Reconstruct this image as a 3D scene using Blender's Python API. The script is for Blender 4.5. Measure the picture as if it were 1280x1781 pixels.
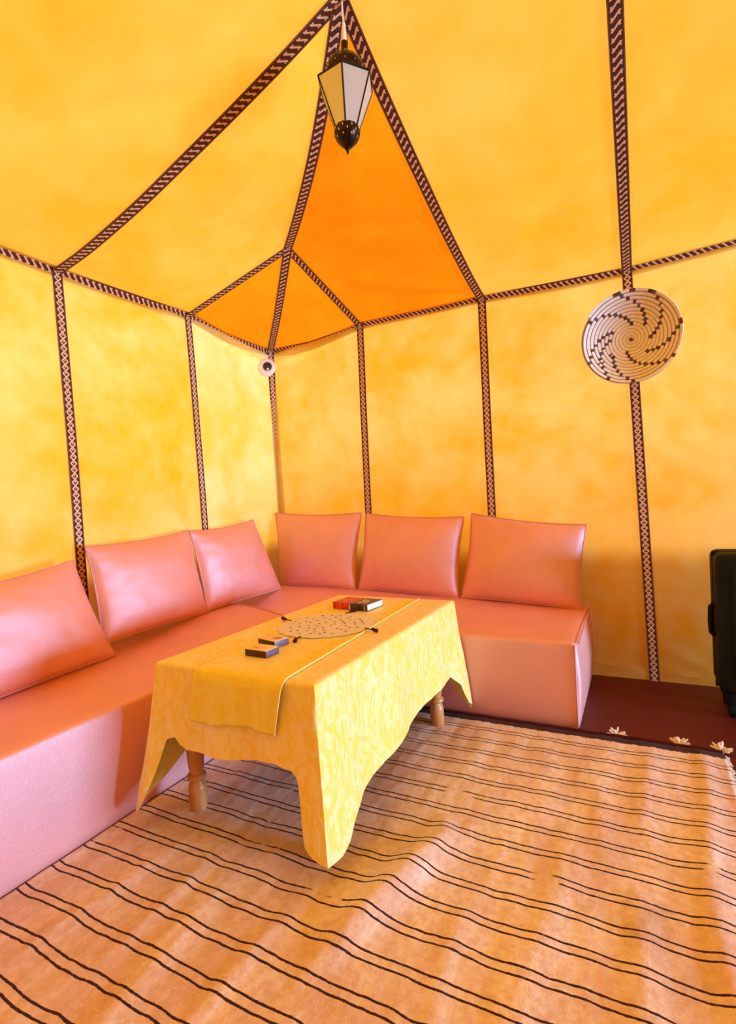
import bpy, bmesh, math, random
from mathutils import Vector, Matrix, noise
random.seed(7)
for o in list(bpy.data.objects): bpy.data.objects.remove(o)
SC = bpy.context.scene; COL = SC.collection
V = Vector; PI = math.pi

# ------------------------------------------------------------------ camera
CAM = V((2.5522, -3.3479, 1.1335)); YAW, PITCH, ROLL, FPX = 0.48178, -0.02919, -0.05628, 897.43
_f = V((-math.sin(YAW)*math.cos(PITCH), math.cos(YAW)*math.cos(PITCH), math.sin(PITCH)))
_r0 = V((math.cos(YAW), math.sin(YAW), 0)); _u0 = _r0.cross(_f)
_r = math.cos(ROLL)*_r0 + math.sin(ROLL)*_u0; _u = -math.sin(ROLL)*_r0 + math.cos(ROLL)*_u0
cd = bpy.data.cameras.new('camera'); cam = bpy.data.objects.new('camera', cd); COL.objects.link(cam)
M3 = Matrix((_r, _u, -_f)).transposed()
cam.matrix_world = Matrix.Translation(CAM) @ M3.to_4x4()
cd.sensor_fit = 'HORIZONTAL'; cd.sensor_width = 36; cd.lens = FPX/1280*36; cd.clip_start = .02
SC.camera = cam
def px(x, y, axis, val):
    """direction of a photo pixel met with the plane axis = val (a wall, the floor, a seat)"""
    d = _f + _r*((x-640)/FPX) - _u*((y-890.5)/FPX)
    return CAM + d*((val-CAM[axis])/d[axis])

# ------------------------------------------------------------------ light
w = bpy.data.worlds.new('sky'); SC.world = w; w.use_nodes = True
w.node_tree.nodes['Background'].inputs[0].default_value = (.80, .89, 1.0, 1)
w.node_tree.nodes['Background'].inputs[1].default_value = 1.0
sd = bpy.data.lights.new('sun', 'SUN'); sd.energy = 4.3; sd.angle = math.radians(6); sd.color = (1, .95, .86)
sun = bpy.data.objects.new('sun', sd); COL.objects.link(sun); sun.location = (-6, 6, 8)
sun.rotation_euler = V((-.60, .50, .56)).to_track_quat('Z', 'Y').to_euler()
# daylight coming in through the wide entrance in the right-hand wall
ad = bpy.data.lights.new('entrance_daylight', 'AREA'); ad.shape = 'RECTANGLE'; ad.size = 1.7; ad.size_y = 1.25
ad.energy = 172; ad.spread = math.radians(95); ad.color = (.38, .66, 1.0)
al = bpy.data.objects.new('entrance_daylight', ad); COL.objects.link(al)
al.location = (8.35, -1.45, .70); al.rotation_euler = V((1, 0, 0)).to_track_quat('Z', 'Y').to_euler()
vs = SC.view_settings; vs.view_transform = 'Standard'; vs.look = 'None'; vs.gamma = 1; vs.use_curve_mapping = False
vs.exposure = 0.0

# ------------------------------------------------------------------ materials
class NT:
    def __init__(s, name):
        s.m = bpy.data.materials.new(name); s.m.use_nodes = True; s.t = s.m.node_tree; s.t.nodes.clear()
        s.out = s.t.nodes.new('ShaderNodeOutputMaterial')
    def n(s, typ, **kw):
        nd = s.t.nodes.new(typ)
        for k, v in kw.items():
            if k.startswith('i_'):
                nm = k[2:].replace('_', ' '); nd.inputs[nm].default_value = v
            else: setattr(nd, k, v)
        return nd
    def l(s, a, b): s.t.links.new(a, b)
    def put(s, inp, v):
        if hasattr(v, 'links') or hasattr(v, 'is_linked'): s.l(v, inp)
        else: inp.default_value = v
    def math(s, op, a, b=0.0, c=None):
        nd = s.n('ShaderNodeMath', operation=op); s.put(nd.inputs[0], a); s.put(nd.inputs[1], b)
        if c is not None: s.put(nd.inputs[2], c)
        return nd.outputs[0]
    def mix(s, f, a, b, mode='MIX'):
        nd = s.n('ShaderNodeMix', data_type='RGBA', blend_type=mode)
        s.put(nd.inputs[0], f); s.put(nd.inputs[6], a); s.put(nd.inputs[7], b); return nd.outputs[2]
    def coord(s, kind='Object'): return s.n('ShaderNodeTexCoord').outputs[kind]
    def mapping(s, vec, scale=(1,1,1), rot=(0,0,0), loc=(0,0,0)):
        nd = s.n('ShaderNodeMapping'); s.l(vec, nd.inputs[0])
        nd.inputs['Scale'].default_value = scale; nd.inputs['Rotation'].default_value = rot; nd.inputs['Location'].default_value = loc
        return nd.outputs[0]
    def noise(s, vec, scale, detail=3, rough=.5, dist=0):
        nd = s.n('ShaderNodeTexNoise'); s.l(vec, nd.inputs['Vector'])
        nd.inputs['Scale'].default_value = scale; nd.inputs['Detail'].default_value = detail
        nd.inputs['Roughness'].default_value = rough; nd.inputs['Distortion'].default_value = dist
        return nd.outputs[0]
    def ramp(s, f, a, b, lo=0.0, hi=1.0):
        nd = s.n('ShaderNodeMapRange', interpolation_type='SMOOTHSTEP')
        s.put(nd.inputs[0], f); nd.inputs[1].default_value = a; nd.inputs[2].default_value = b
        nd.inputs[3].default_value = lo; nd.inputs[4].default_value = hi; return nd.outputs[0]
    def bump(s, h, strength=.3, dist=.01):
        nd = s.n('ShaderNodeBump'); s.l(h, nd.inputs['Height']); nd.inputs['Strength'].default_value = strength
        nd.inputs['Distance'].default_value = dist; return nd.outputs[0]
    def pbsdf(s, col, rough=.6, metal=0, normal=None, **kw):
        b = s.n('ShaderNodeBsdfPrincipled'); s.put(b.inputs['Base Color'], col); s.put(b.inputs['Roughness'], rough)
        s.put(b.inputs['Metallic'], metal)
        if normal: s.l(normal, b.inputs['Normal'])
        for k, v in kw.items(): s.put(b.inputs[k.replace('_', ' ')], v)
        s.l(b.outputs[0], s.out.inputs[0]); return b
def c4(r, g, b): return (r, g, b, 1)
MAT = {}
def plain(name, col, rough=.6, metal=0, var=.12, scale=30, bump=0, **kw):
    t = NT(name); co = t.coord()
    n_ = t.noise(co, scale, 3)
    c = t.mix(t.ramp(n_, .3, .7), c4(*[x*(1-var) for x in col]), c4(*[min(1, x*(1+var)) for x in col]))
    t.pbsdf(c, rough, metal, t.bump(n_, bump, .004) if bump else None, **kw)
    MAT[name] = t.m; return t.m

def canvas(name, c1, c2, share, scale=1.6):
    """thin woven tent cloth: part of the daylight outside passes through it"""
    t = NT(name); co = t.coord()
    n1 = t.noise(co, scale, 4, .55, .4); n2 = t.noise(co, scale*4.5, 4, .6)
    weave = t.noise(t.mapping(co, (1, 1, .12)), 260, 2)
    f = t.math('ADD', t.math('MULTIPLY', n1, .7), t.math('MULTIPLY', n2, .3))
    col = t.mix(t.ramp(f, .33, .70), c4(*c1), c4(*c2))
    col = t.mix(t.math('MULTIPLY', t.ramp(weave, .3, .7), .10), col, c4(c1[0]*.8, c1[1]*.7, c1[2]*.6))
    bm = t.bump(weave, .12, .002)
    d = t.n('ShaderNodeBsdfDiffuse'); t.l(col, d.inputs[0]); t.l(bm, d.inputs['Normal'])
    tr = t.n('ShaderNodeBsdfTranslucent'); t.l(col, tr.inputs[0])
    mx = t.n('ShaderNodeMixShader'); mx.inputs[0].default_value = share
    t.l(d.outputs[0], mx.inputs[1]); t.l(tr.outputs[0], mx.inputs[2]); t.l(mx.outputs[0], t.out.inputs[0])
    MAT[name] = t.m
canvas('wall_canvas', (.97, .47, .012), (.98, .68, .20), .52)
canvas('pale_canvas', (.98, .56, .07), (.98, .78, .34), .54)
canvas('roof_canvas', (.97, .41, .020), (.98, .54, .09), .50, 1.1)
canvas('orange_canvas', (.95, .235, .003), (.96, .31, .006), .40, 1.3)

def strap_mat(name, cross):
    t = NT(name); uv = t.coord('UV'); sp = t.n('ShaderNodeSeparateXYZ'); t.l(uv, sp.inputs[0])
    u, v = sp.outputs[0], sp.outputs[1]
    vp = t.math('FRACT', t.math('DIVIDE', v, .62))
    lt = lambda a, b: t.math('LESS_THAN', a, b)
    dist = lambda a, b: t.math('ABSOLUTE', t.math('SUBTRACT', a, b))
    mul = lambda a, b: t.math('MULTIPLY', a, b)
    mx = lambda a, b: t.math('MAXIMUM', a, b)
    diag = lt(dist(u, t.math('MULTIPLY_ADD', vp, .56, .22)), .085)
    if cross:
        m = mx(diag, lt(dist(u, t.math('MULTIPLY_ADD', vp, -.56, .78)), .085))
        m = mx(m, mul(lt(dist(u, .5), .07), lt(dist(vp, .0), .2)))
    else:
        m = mx(diag, mul(lt(dist(u, .27), .05), lt(vp, .48)))
        m = mx(m, mul(lt(dist(u, .73), .05), t.math('GREATER_THAN', vp, .52)))
    m = mul(m, lt(dist(u, .5), .33))
    edge = mul(lt(dist(u, .5), .46), t.math('GREATER_THAN', dist(u, .5), .41))
    col = t.mix(m, c4(.075, .014, .008), c4(.80, .50, .33))
    col = t.mix(t.math('MULTIPLY', edge, .35), col, c4(.5, .2, .1))
    t.pbsdf(col, .8); MAT[name] = t.m
strap_mat('strap_hooked', False); strap_mat('strap_crossed', True)

def satin(name, base, sheen):
    t = NT(name); co = t.coord()
    w_ = t.noise(t.mapping(co, (1, 1, .15)), 340, 2); w2 = t.noise(t.mapping(co, (.15, .15, 1)), 340, 2)
    wv = t.math('ADD', w_, w2); n1 = t.noise(co, 6, 3)
    c = t.mix(t.ramp(n1, .3, .7), c4(*[x*.93 for x in base]), c4(*[x*1.07 for x in base]))
    bm = t.bump(wv, .35, .002)
    b = t.pbsdf(c, .6, 0, bm, Sheen_Weight=.08, Sheen_Roughness=.5, Sheen_Tint=c4(.95, .80, 1.0), Specular_IOR_Level=.2)
    gl = t.n('ShaderNodeBsdfGlossy'); gl.inputs[0].default_value = c4(.86, .80, 1.0); gl.inputs['Roughness'].default_value = .60
    t.l(bm, gl.inputs['Normal'])                      # shot weave: coral threads with pale lustre
    mx = t.n('ShaderNodeMixShader'); mx.inputs[0].default_value = sheen
    t.l(b.outputs[0], mx.inputs[1]); t.l(gl.outputs[0], mx.inputs[2]); t.l(mx.outputs[0], t.out.inputs[0])
    MAT[name] = t.m
satin('coral_satin', (.80, .205, .085), .36)
satin('coral_piping', (.62, .17, .08), .22)

def damask(name, c1, c2):
    t = NT(name); co = t.coord()
    co = t.mapping(co, (1, 1, .5)); n1 = t.noise(co, 20, 4, .6, 2.2); n2 = t.noise(co, 80, 3, .6, 1.0)
    f = t.ramp(t.math('ADD', t.math('MULTIPLY', n1, .7), t.math('MULTIPLY', n2, .3)), .43, .57)
    c = t.mix(f, c4(*c1), c4(*c2))
    t.pbsdf(c, t.math('MULTIPLY_ADD', f, -.16, .58), 0, t.bump(f, .25, .0015), Sheen_Weight=.25, Sheen_Roughness=.4, Specular_IOR_Level=.45)
    MAT[name] = t.m
damask('yellow_damask', (.92, .68, .10), (.95, .79, .34))
damask('gold_damask', (.88, .70, .03), (.90, .78, .09))

# rug: pairs of dark weft lines every 0.107 m, worn here and there
t = NT('striped_rug'); co = t.coord(); sp = t.n('ShaderNodeSeparateXYZ'); t.l(co, sp.inputs[0])
wob = t.noise(t.mapping(co, (1, .35, 1)), 7, 2)
yy = t.math('ADD', sp.outputs[1], t.math('MULTIPLY_ADD', wob, .026, -.013))
ph = t.math('FRACT', t.math('DIVIDE', t.math('ADD', yy, 10*.107+1.235+.0100), .107))
lw = .029
fine = t.noise(t.mapping(co, (1, 1, 1)), 90, 3)
def line(c):
    d = t.math('ABSOLUTE', t.math('SUBTRACT', ph, c))
    return t.math('LESS_THAN', t.math('ADD', d, t.math('MULTIPLY_ADD', fine, .04, -.02)), lw)
ln = t.math('MAXIMUM', line(.10), line(.34))
wear = t.noise(t.mapping(co, (1, 1, 1)), 3.3, 4, .6)
ln = t.math('MULTIPLY', ln, t.ramp(wear, .33, .37))
n1 = t.noise(t.mapping(co, (2.2, .7, 1)), 3.0, 4, .6); n2 = t.noise(co, 45, 3, .65); n3 = t.noise(t.mapping(co, (1, .9, 1)), 2.2, 5, .65)
base = t.mix(t.ramp(n1, .35, .66), c4(.74, .52, .44), c4(.88, .74, .71))
base = t.mix(t.math('MULTIPLY', t.ramp(n2, .35, .70), .50), base, c4(.60, .34, .24))
base = t.mix(t.math('MULTIPLY', t.ramp(n3, .60, .74), .55), base, c4(.38, .20, .13))
spk = t.noise(co, 120, 2); base = t.mix(t.math('MULTIPLY', t.ramp(spk, .64, .70), .7), base, c4(.95, .75, .62))
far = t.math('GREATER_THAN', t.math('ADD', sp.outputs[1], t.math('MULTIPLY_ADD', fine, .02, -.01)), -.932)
n4 = t.noise(t.mapping(co, (3.0, .8, 1)), 4.2, 5, .7); base = t.mix(t.math('MULTIPLY', t.ramp(n4, .58, .70), .7), base, c4(.92, .80, .80))
n5 = t.noise(t.mapping(co, (2.6, .7, 1)), 3.1, 5, .7); base = t.mix(t.math('MULTIPLY', t.ramp(n5, .60, .72), .6), base, c4(.80, .38, .15))
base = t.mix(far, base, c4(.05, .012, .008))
colr = t.mix(ln, base, c4(.045, .012, .010))
t.pbsdf(colr, .85, 0, t.bump(t.math('ADD', n2, t.math('MULTIPLY', ln, -.5)), .5, .004), Sheen_Weight=.05, Sheen_Roughness=.5, Specular_IOR_Level=.25)
MAT['striped_rug'] = t.m

plain('floor_mat', (.105, .006, .003), .55, var=.10, scale=60, bump=.1)
plain('sand', (.62, .48, .33), .9, scale=3)
plain('shade_wall_mud', (.72, .52, .34), .9, scale=8, bump=.5)
plain('cream_yarn', (.82, .66, .50), .9, scale=80)
plain('maroon_yarn', (.07, .008, .010), .9, Specular_IOR_Level=.1)
plain('dark_brass', (.035, .020, .012), .30, .85, var=.4, scale=60)
plain('bright_stud', (.75, .62, .42), .3, .8)
plain('frame_black', (.02, .014, .012), .4, .5)
plain('white_plastic', (.85, .86, .88), .35, var=.02)
plain('navy_dark', (.02, .025, .06), .3)
plain('straw', (.86, .78, .74), .75, var=.10, scale=140, bump=.3)
plain('straw_dark', (.13, .035, .045), .8, var=.3)
plain('straw_blue', (.10, .11, .20), .8, var=.3)
plain('straw_gap', (.38, .26, .20), .9)
plain('suitcase_black', (.008, .010, .007), .6, var=.2, Specular_IOR_Level=.15)
plain('suitcase_rubber', (.006, .006, .005), .7, Specular_IOR_Level=.15)
plain('suitcase_metal', (.08, .08, .08), .35, .8)
plain('lace_white', (.76, .72, 1.0), .85, var=.05)
plain('book_red', (.62, .045, .02), .35, var=.5, scale=70)
plain('book_navy', (.05, .04, .13), .3, var=.3, scale=60)
plain('book_grey', (.10, .065, .075), .3, var=.3, scale=60)
plain('book_print', (.70, .60, .50), .5)
plain('book_paper', (.86, .83, .84), .8, var=.04, scale=200)
plain('box_dark', (.05, .022, .018), .4)
plain('box_violet', (.16, .10, .16), .4)
plain('box_lid', (.85, .62, .38), .5, var=.10, scale=60)
plain('box_mark', (.50, .22, .08), .5)
plain('bulb_white', (.9, .9, .92), .25, var=.01)

t = NT('table_wood'); co = t.coord()
g = t.noise(t.mapping(co, (30, 30, 2.5)), 1.6, 4, .6, .6)
t.pbsdf(t.mix(t.ramp(g, .3, .7), c4(.48, .19, .055), c4(.66, .30, .10)), .35, 0, t.bump(g, .08, .002), Coat_Weight=.25, Coat_Roughness=.2)
MAT['table_wood'] = t.m
t = NT('lantern_glass')
tp = t.n('ShaderNodeBsdfTransparent'); tp.inputs[0].default_value = c4(.93, .90, .86)
gl = t.n('ShaderNodeBsdfGlossy'); gl.inputs[0].default_value = c4(.92, .95, 1); gl.inputs['Roughness'].default_value = .2
df = t.n('ShaderNodeBsdfTranslucent'); df.inputs[0].default_value = c4(.85, .85, .88)
mx = t.n('ShaderNodeMixShader'); mx.inputs[0].default_value = .58; t.l(tp.outputs[0], mx.inputs[1]); t.l(gl.outputs[0], mx.inputs[2])
dd = t.n('ShaderNodeBsdfDiffuse'); dd.inputs[0].default_value = c4(.86, .92, 1)
mx3 = t.n('ShaderNodeMixShader'); mx3.inputs[0].default_value = .7; t.l(df.outputs[0], mx3.inputs[1]); t.l(dd.outputs[0], mx3.inputs[2])
mx2 = t.n('ShaderNodeMixShader'); mx2.inputs[0].default_value = .42; t.l(mx.outputs[0], mx2.inputs[1]); t.l(mx3.outputs[0], mx2.inputs[2])
t.l(mx2.outputs[0], t.out.inputs[0]); MAT['lantern_glass'] = t.m

# ------------------------------------------------------------------ mesh helpers
class MB:
    def __init__(s): s.v = []; s.f = []; s.mi = []; s.uv = None
    def add(s, vs_, fs, mi=0):
        b = len(s.v); s.v += [V(x) for x in vs_]; s.f += [tuple(i+b for i in f) for f in fs]; s.mi += [mi]*len(fs); return s
    def grid(s, fn, nu, nv, closed_u=False, mi=0):
        vs_ = [fn(i/nu, j/nv) for j in range(nv+1) for i in range(nu+(0 if closed_u else 1))]
        W = nu if closed_u else nu+1; fs = []
        for j in range(nv):
            for i in range(nu):
                a = j*W+i; b = j*W+(i+1) % W if closed_u else j*W+i+1
                fs.append((a, b, b+W, a+W))
        return s.add(vs_, fs, mi)
    def lathe(s, prof, c=(0, 0, 0), n=20, mi=0, ripple=None):
        c = V(c); m = len(prof)
        def fn(u, v):
            r, z = prof[min(m-1, round(v*(m-1)))]; a = 2*PI*u
            if ripple: r = r*ripple(a, z)
            return c+V((r*math.cos(a), r*math.sin(a), z))
        return s.grid(fn, n, m-1, True, mi)
    def tube(s, pts, r, n=8, cap=True, mi=0, closed=False):
        pts = [V(p) for p in pts]; N = len(pts); rs = r if isinstance(r, (list, tuple)) else [r]*N
        vs_ = []; up = None
        for i, p in enumerate(pts):
            a = pts[i-1] if (i > 0 or closed) else p; b = pts[(i+1) % N] if (i < N-1 or closed) else p
            d = (b-a).normalized()
            if up is None: up = d.orthogonal().normalized()
            up = (up-d*up.dot(d)).normalized(); sd_ = d.cross(up)
            vs_ += [p+(up*math.cos(2*PI*k/n)+sd_*math.sin(2*PI*k/n))*rs[i] for k in range(n)]
        fs = []
        for i in range(N if closed else N-1):
            j = (i+1) % N
            fs += [(i*n+k, i*n+(k+1) % n, j*n+(k+1) % n, j*n+k) for k in range(n)]
        if cap and not closed: fs += [tuple(range(n))[::-1], tuple((N-1)*n+k for k in range(n))]
        return s.add(vs_, fs, mi)
    def rbox(s, c, size, r, n=(1, 1, 1), seg=3, mi=0, warp=None):
        c = V(c); r = min(r, min(size)*.499); ax = []
        for k in range(3):
            h = size[k]/2; a = [-h+r*(1-math.cos(PI/2*i/seg)) for i in range(seg)]
            m = [-(h-r)+(2*(h-r))*i/n[k] for i in range(n[k]+1)]
            ax.append(a+m+[-x for x in a[::-1]])
        bm = bmesh.new()
        for k in range(3):
            i1, i2 = (k+1) % 3, (k+2) % 3
            for sg in (-1, 1):
                g = {}
                for i, a in enumerate(ax[i1]):
                    for j, b in enumerate(ax[i2]):
                        p = [0]*3; p[k] = sg*size[k]/2; p[i1] = a; p[i2] = b; p = V(p)
                        q = V([max(-(size[m]/2-r), min(size[m]/2-r, p[m])) for m in range(3)]); d = p-q
                        if d.length > 1e-9: p = q+d.normalized()*r
                        p = p+c
                        if warp: p = V(warp(p))
                        g[i, j] = bm.verts.new(p)
                for i in range(len(ax[i1])-1):
                    for j in range(len(ax[i2])-1):
                        f = [g[i, j], g[i+1, j], g[i+1, j+1], g[i, j+1]]
                        bm.faces.new(f if sg > 0 else f[::-1])
        bmesh.ops.remove_doubles(bm, verts=bm.verts, dist=1e-5); bm.verts.index_update()
        vs_ = [v.co.copy() for v in bm.verts]; fs = [tuple(v.index for v in f.verts) for f in bm.faces]; bm.free()
        return s.add(vs_, fs, mi)
    def prism(s, poly, z0, z1, mi=0):
        n = len(poly); vs_ = [V((p[0], p[1], z0)) for p in poly]+[V((p[0], p[1], z1)) for p in poly]
        fs = [tuple(range(n))[::-1], tuple(range(n, 2*n))]+[(i, (i+1) % n, n+(i+1) % n, n+i) for i in range(n)]
        return s.add(vs_, fs, mi)
    def build(s, name, mats, parent=None, loc=(0, 0, 0), rz=0, smooth=True, solid=0, offset=-1):
        me = bpy.data.meshes.new(name); me.from_pydata([tuple(v) for v in s.v], [], s.f); me.validate(); me.update()
        for m in (mats if isinstance(mats, (list, tuple)) else [mats]): me.materials.append(MAT[m])
        if len(s.mi) == len(me.polygons): me.polygons.foreach_set('material_index', s.mi)
        if smooth:
            me.polygons.foreach_set('use_smooth', [True]*len(me.polygons)); me.set_sharp_from_angle(angle=math.radians(50))
        o = bpy.data.objects.new(name, me); COL.objects.link(o); o.location = loc; o.rotation_euler = (0, 0, rz)
        if s.uv:
            ul = me.uv_layers.new(name='UVMap')
            for lp in me.loops: ul.data[lp.index].uv = s.uv[lp.vertex_index]
        if parent: o.parent = parent
        if solid:
            md = o.modifiers.new('thickness', 'SOLIDIFY'); md.thickness = solid; md.offset = offset
        return o
def tag(o, label=None, cat=None, group=None, kind=None):
    if label: o['label'] = label
    if cat: o['category'] = cat
    if group: o['group'] = group
    if kind: o['kind'] = kind
    return o
def empty(name, loc=(0, 0, 0), rz=0):
    o = bpy.data.objects.new(name, None); COL.objects.link(o); o.location = loc; o.rotation_euler = (0, 0, rz); o.empty_display_size = .1
    return o
def lerp(a, b, t): return a+(b-a)*t
def interp(tab, x):
    if x <= tab[0][0]: return tab[0][1]
    for (a, fa), (b, fb) in zip(tab, tab[1:]):
        if x <= b: return lerp(fa, fb, (x-a)/(b-a))
    return tab[-1][1]
def sstep(a, b, x):
    x = max(0, min(1, (x-a)/(b-a))); return x*x*(3-2*x)
def nz(x, y=0, z=0): return noise.noise(V((x, y, z)))
def smooth_poly(pts, n):
    """Catmull-Rom through pts, n samples evenly along"""
    pts = [V(p) for p in pts]
    if len(pts) == 2: return [pts[0].lerp(pts[1], i/n) for i in range(n+1)]
    P = [pts[0]*2-pts[1]]+pts+[pts[-1]*2-pts[-2]]; dense = []
    for i in range(1, len(P)-2):
        for k in range(16):
            t_ = k/16; a, b, c, d = P[i-1:i+3]
            dense.append(.5*((2*b)+(c-a)*t_+(2*a-5*b+4*c-d)*t_*t_+(3*b-a-3*c+d)*t_**3))
    dense.append(pts[-1]); L = [0]
    for a, b in zip(dense, dense[1:]): L.append(L[-1]+(b-a).length)
    out = []; j = 0
    for i in range(n+1):
        s_ = L[-1]*i/n
        while j < len(L)-2 and L[j+1] < s_: j += 1
        out.append(dense[j].lerp(dense[j+1], (s_-L[j])/max(1e-9, L[j+1]-L[j])))
    return out

# ------------------------------------------------------------------ the tent
S = .8578                                   # spacing of the seams
CENTRE = V((2.2, -2.0, 1.3))
RX, FY = 8.5, -4.7                          # right-hand wall and front wall, behind the camera
PROF = [(0, 2.36), (.26, 2.405), (.6, 2.497), (1.02, 2.637), (1.42, 2.779), (1.72, 2.905)]
ZR = 2.905; RIDGE = RX-1.7
floor = MB().add([(-.3, .3, 0), (-.3, FY-.3, 0), (RX+.3, FY-.3, 0), (RX+.3, .3, 0), (-.3, .3, -.05), (-.3, FY-.3, -.05), (RX+.3, FY-.3, -.05), (RX+.3, .3, -.05)],
     [(0, 1, 2, 3), (7, 6, 5, 4), (0, 4, 5, 1), (1, 5, 6, 2), (2, 6, 7, 3), (3, 7, 4, 0)]).build('floor', 'floor_mat', smooth=False)
tag(floor, 'dark red floor mat of the tent', None, None, 'structure')
gr = MB().grid(lambda u, v: V((-40+80*u, -40+80*v, -.06+.01*nz(u*30, v*30))), 40, 40).build('ground', 'sand'); tag(gr, 'sandy ground outside the tent', None, None, 'structure')

wall_left = empty('wall_left', (0, -2.2, 0)); wall_back = empty('wall_back', (2.8, 0, 0)); ceiling = empty('ceiling', (2.5, -2, 2.4))
wall_right = empty('wall_right', (RX, -2.3, 0)); wall_front = empty('wall_front', (2.6, FY, 0))
tag(wall_left, 'yellow canvas tent wall behind the long bench', kind='structure'); tag(wall_back, 'yellow canvas tent wall with the hanging basket', kind='structure')
tag(ceiling, 'yellow and orange canvas tent roof with woven straps', kind='structure')
tag(wall_right, 'canvas wall with the wide tent entrance', kind='structure'); tag(wall_front, 'plain canvas tent wall opposite the bench', kind='structure')
def child(mb, name, mat, parent, **kw):
    """world-space mesh hung under an unrotated Empty"""
    l = V(parent.location); o = mb.build(name, mat, parent, loc=-l, **kw); return o

# eaves read off the photo on the two wall planes, continued level out of view
eave_b = [px(468, 611, 1, 0), px(540, 598, 1, 0), px(600, 577, 1, 0), px(627, 565, 1, 0), px(730, 542, 1, 0), px(838, 518, 1, 0), px(960, 497, 1, 0), px(1090, 469, 1, 0), px(1278, 438, 1, 0)]
eave_l = [px(462, 611, 0, 0), px(392, 585, 0, 0), px(325, 548, 0, 0), px(210, 512, 0, 0), px(97, 470, 0, 0), px(4, 438, 0, 0)]
cz = (eave_b[0].z+eave_l[0].z)/2; C0 = V((0, 0, cz)); eave_b[0] = C0.copy(); eave_l[0] = C0.copy()
zb = interp([(p.x, p.z) for p in eave_b], 2.6); zl = eave_l[4].z
xs_b = [0, eave_b[3].x, eave_b[5].x, eave_b[7].x]+[k*S for k in range(4, 10)]+[RX]       # seams on the back wall
ys_l = [0, eave_l[2].y, eave_l[4].y, -3*S, -4*S, FY]                 # seams on the left wall
tb = [(p.x, p.z) for p in eave_b if p.x < 2.7]+[(4*S, 2.37), (RX, 2.37)]
tl = [(-p.y, p.z) for p in eave_l if p.y > -1.8]+[(3*S, 2.37), (-FY, 2.37)]
def eb(x): return interp(tb, x)
def el(y): return interp(tl, -y)
def seg_d(p, a, b):
    ab = b-a; t_ = max(0, min(1, (p-a).dot(ab)/ab.length_squared)); return (p-(a+ab*t_)), t_
CR_B = [(V((.05, 2.27)), V((.86, 2.40)), .022), (V((.05, 2.22)), V((.86, 2.38)), .030), (V((2.2, .10)), V((2.62, .03)), .02), (V((2.62, .06)), V((3.1, .02)), .02), (V((2.66, .18)), V((3.0, .03)), .012)]
CR_L = [(V((.05, 2.26)), V((.85, 2.38)), .024), (V((.05, 2.20)), V((.85, 2.36)), .030), (V((.95, 2.36)), V((1.35, 2.22)), .012), (V((.9, 2.30)), V((1.2, 2.20)), .008)]
def wall_disp(a, z, crs, seed):
    d = .006*nz(a*2.1+seed, z*1.3, 3)+.003*nz(a*7+seed, z*3, 9)
    for p0, p1, am in crs:
        e, t_ = seg_d(V((a, z)), p0, p1); k = e.length
        d += am*math.exp(-(k/.022)**2)*math.sin(PI*min(1, .15+t_*.85))
    return d
def back_pt(x, z):
    base = -.05*(1-z/2.36)
    return V((x, base-abs(wall_disp(x, z, CR_B, 1))-.012*math.sin(PI*min(1, max(0, z/2.36))), z))
def left_pt(y, z): return V((.03*(1-z/2.36)+abs(wall_disp(-y, z, CR_L, 40))+.012*math.sin(PI*min(1, max(0, z/2.36))), y, z))
# wall seams lean a little: x (or y) of each seam at floor and eave
seam_b = [(0, 0), (xs_b[1]+.005, xs_b[1]), (1.728, xs_b[2]), (2.602, xs_b[3]), *[(k*S+.01, k*S) for k in range(4, 10)], (RX, RX)]
seam_l = [(0, 0), (-.85, ys_l[1]), (-1.715, ys_l[2]), (-3*S, -3*S), (-4*S, -4*S), (FY, FY)]
for i in range(len(seam_b)-1):
    (a0, a1), (b0, b1) = seam_b[i], seam_b[i+1]
    def fn(u, v):
        x1 = lerp(a1, b1, u); z = v*eb(x1); x = lerp(lerp(a0, b0, u), x1, v); return back_pt(x, z)
    child(MB().grid(fn, max(24, int((b1-a1)/.022)), 100), 'canvas_panel', 'wall_canvas', wall_back)
for i in range(len(seam_l)-1):
    (a0, a1), (b0, b1) = seam_l[i], seam_l[i+1]
    def fn(u, v):
        y1 = lerp(a1, b1, u); z = v*el(y1); y = lerp(lerp(a0, b0, u), y1, v); return left_pt(y, z)
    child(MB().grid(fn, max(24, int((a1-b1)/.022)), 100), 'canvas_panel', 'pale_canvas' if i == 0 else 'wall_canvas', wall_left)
# front wall (behind the camera) and right-hand wall with its entrance
for i in range(9):
    a, b = RX*i/9, RX*(i+1)/9
    child(MB().grid(lambda u, v: V((lerp(RX*i/9, RX*(i+1)/9, u), FY+.01*nz(u*3+i, v*4), 2.37*v)), 12, 20), 'canvas_panel', 'wall_canvas', wall_front)
for a, b, z0, z1 in ((0, -.55, 0, 2.37), (-.55, -2.35, 1.4, 2.37), (-2.35, FY, 0, 2.37)):
    child(MB().grid(lambda u, v: V((RX, lerp(a, b, u), lerp(z0, z1, v))), 12, 12), 'canvas_panel', 'wall_canvas', wall_right)
for y in (-.55, -2.35):
    child(MB().tube([(RX-.02, y, 0), (RX-.02, y, 2.37)], .03, 10), 'entrance_post', 'table_wood', wall_right)

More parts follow.
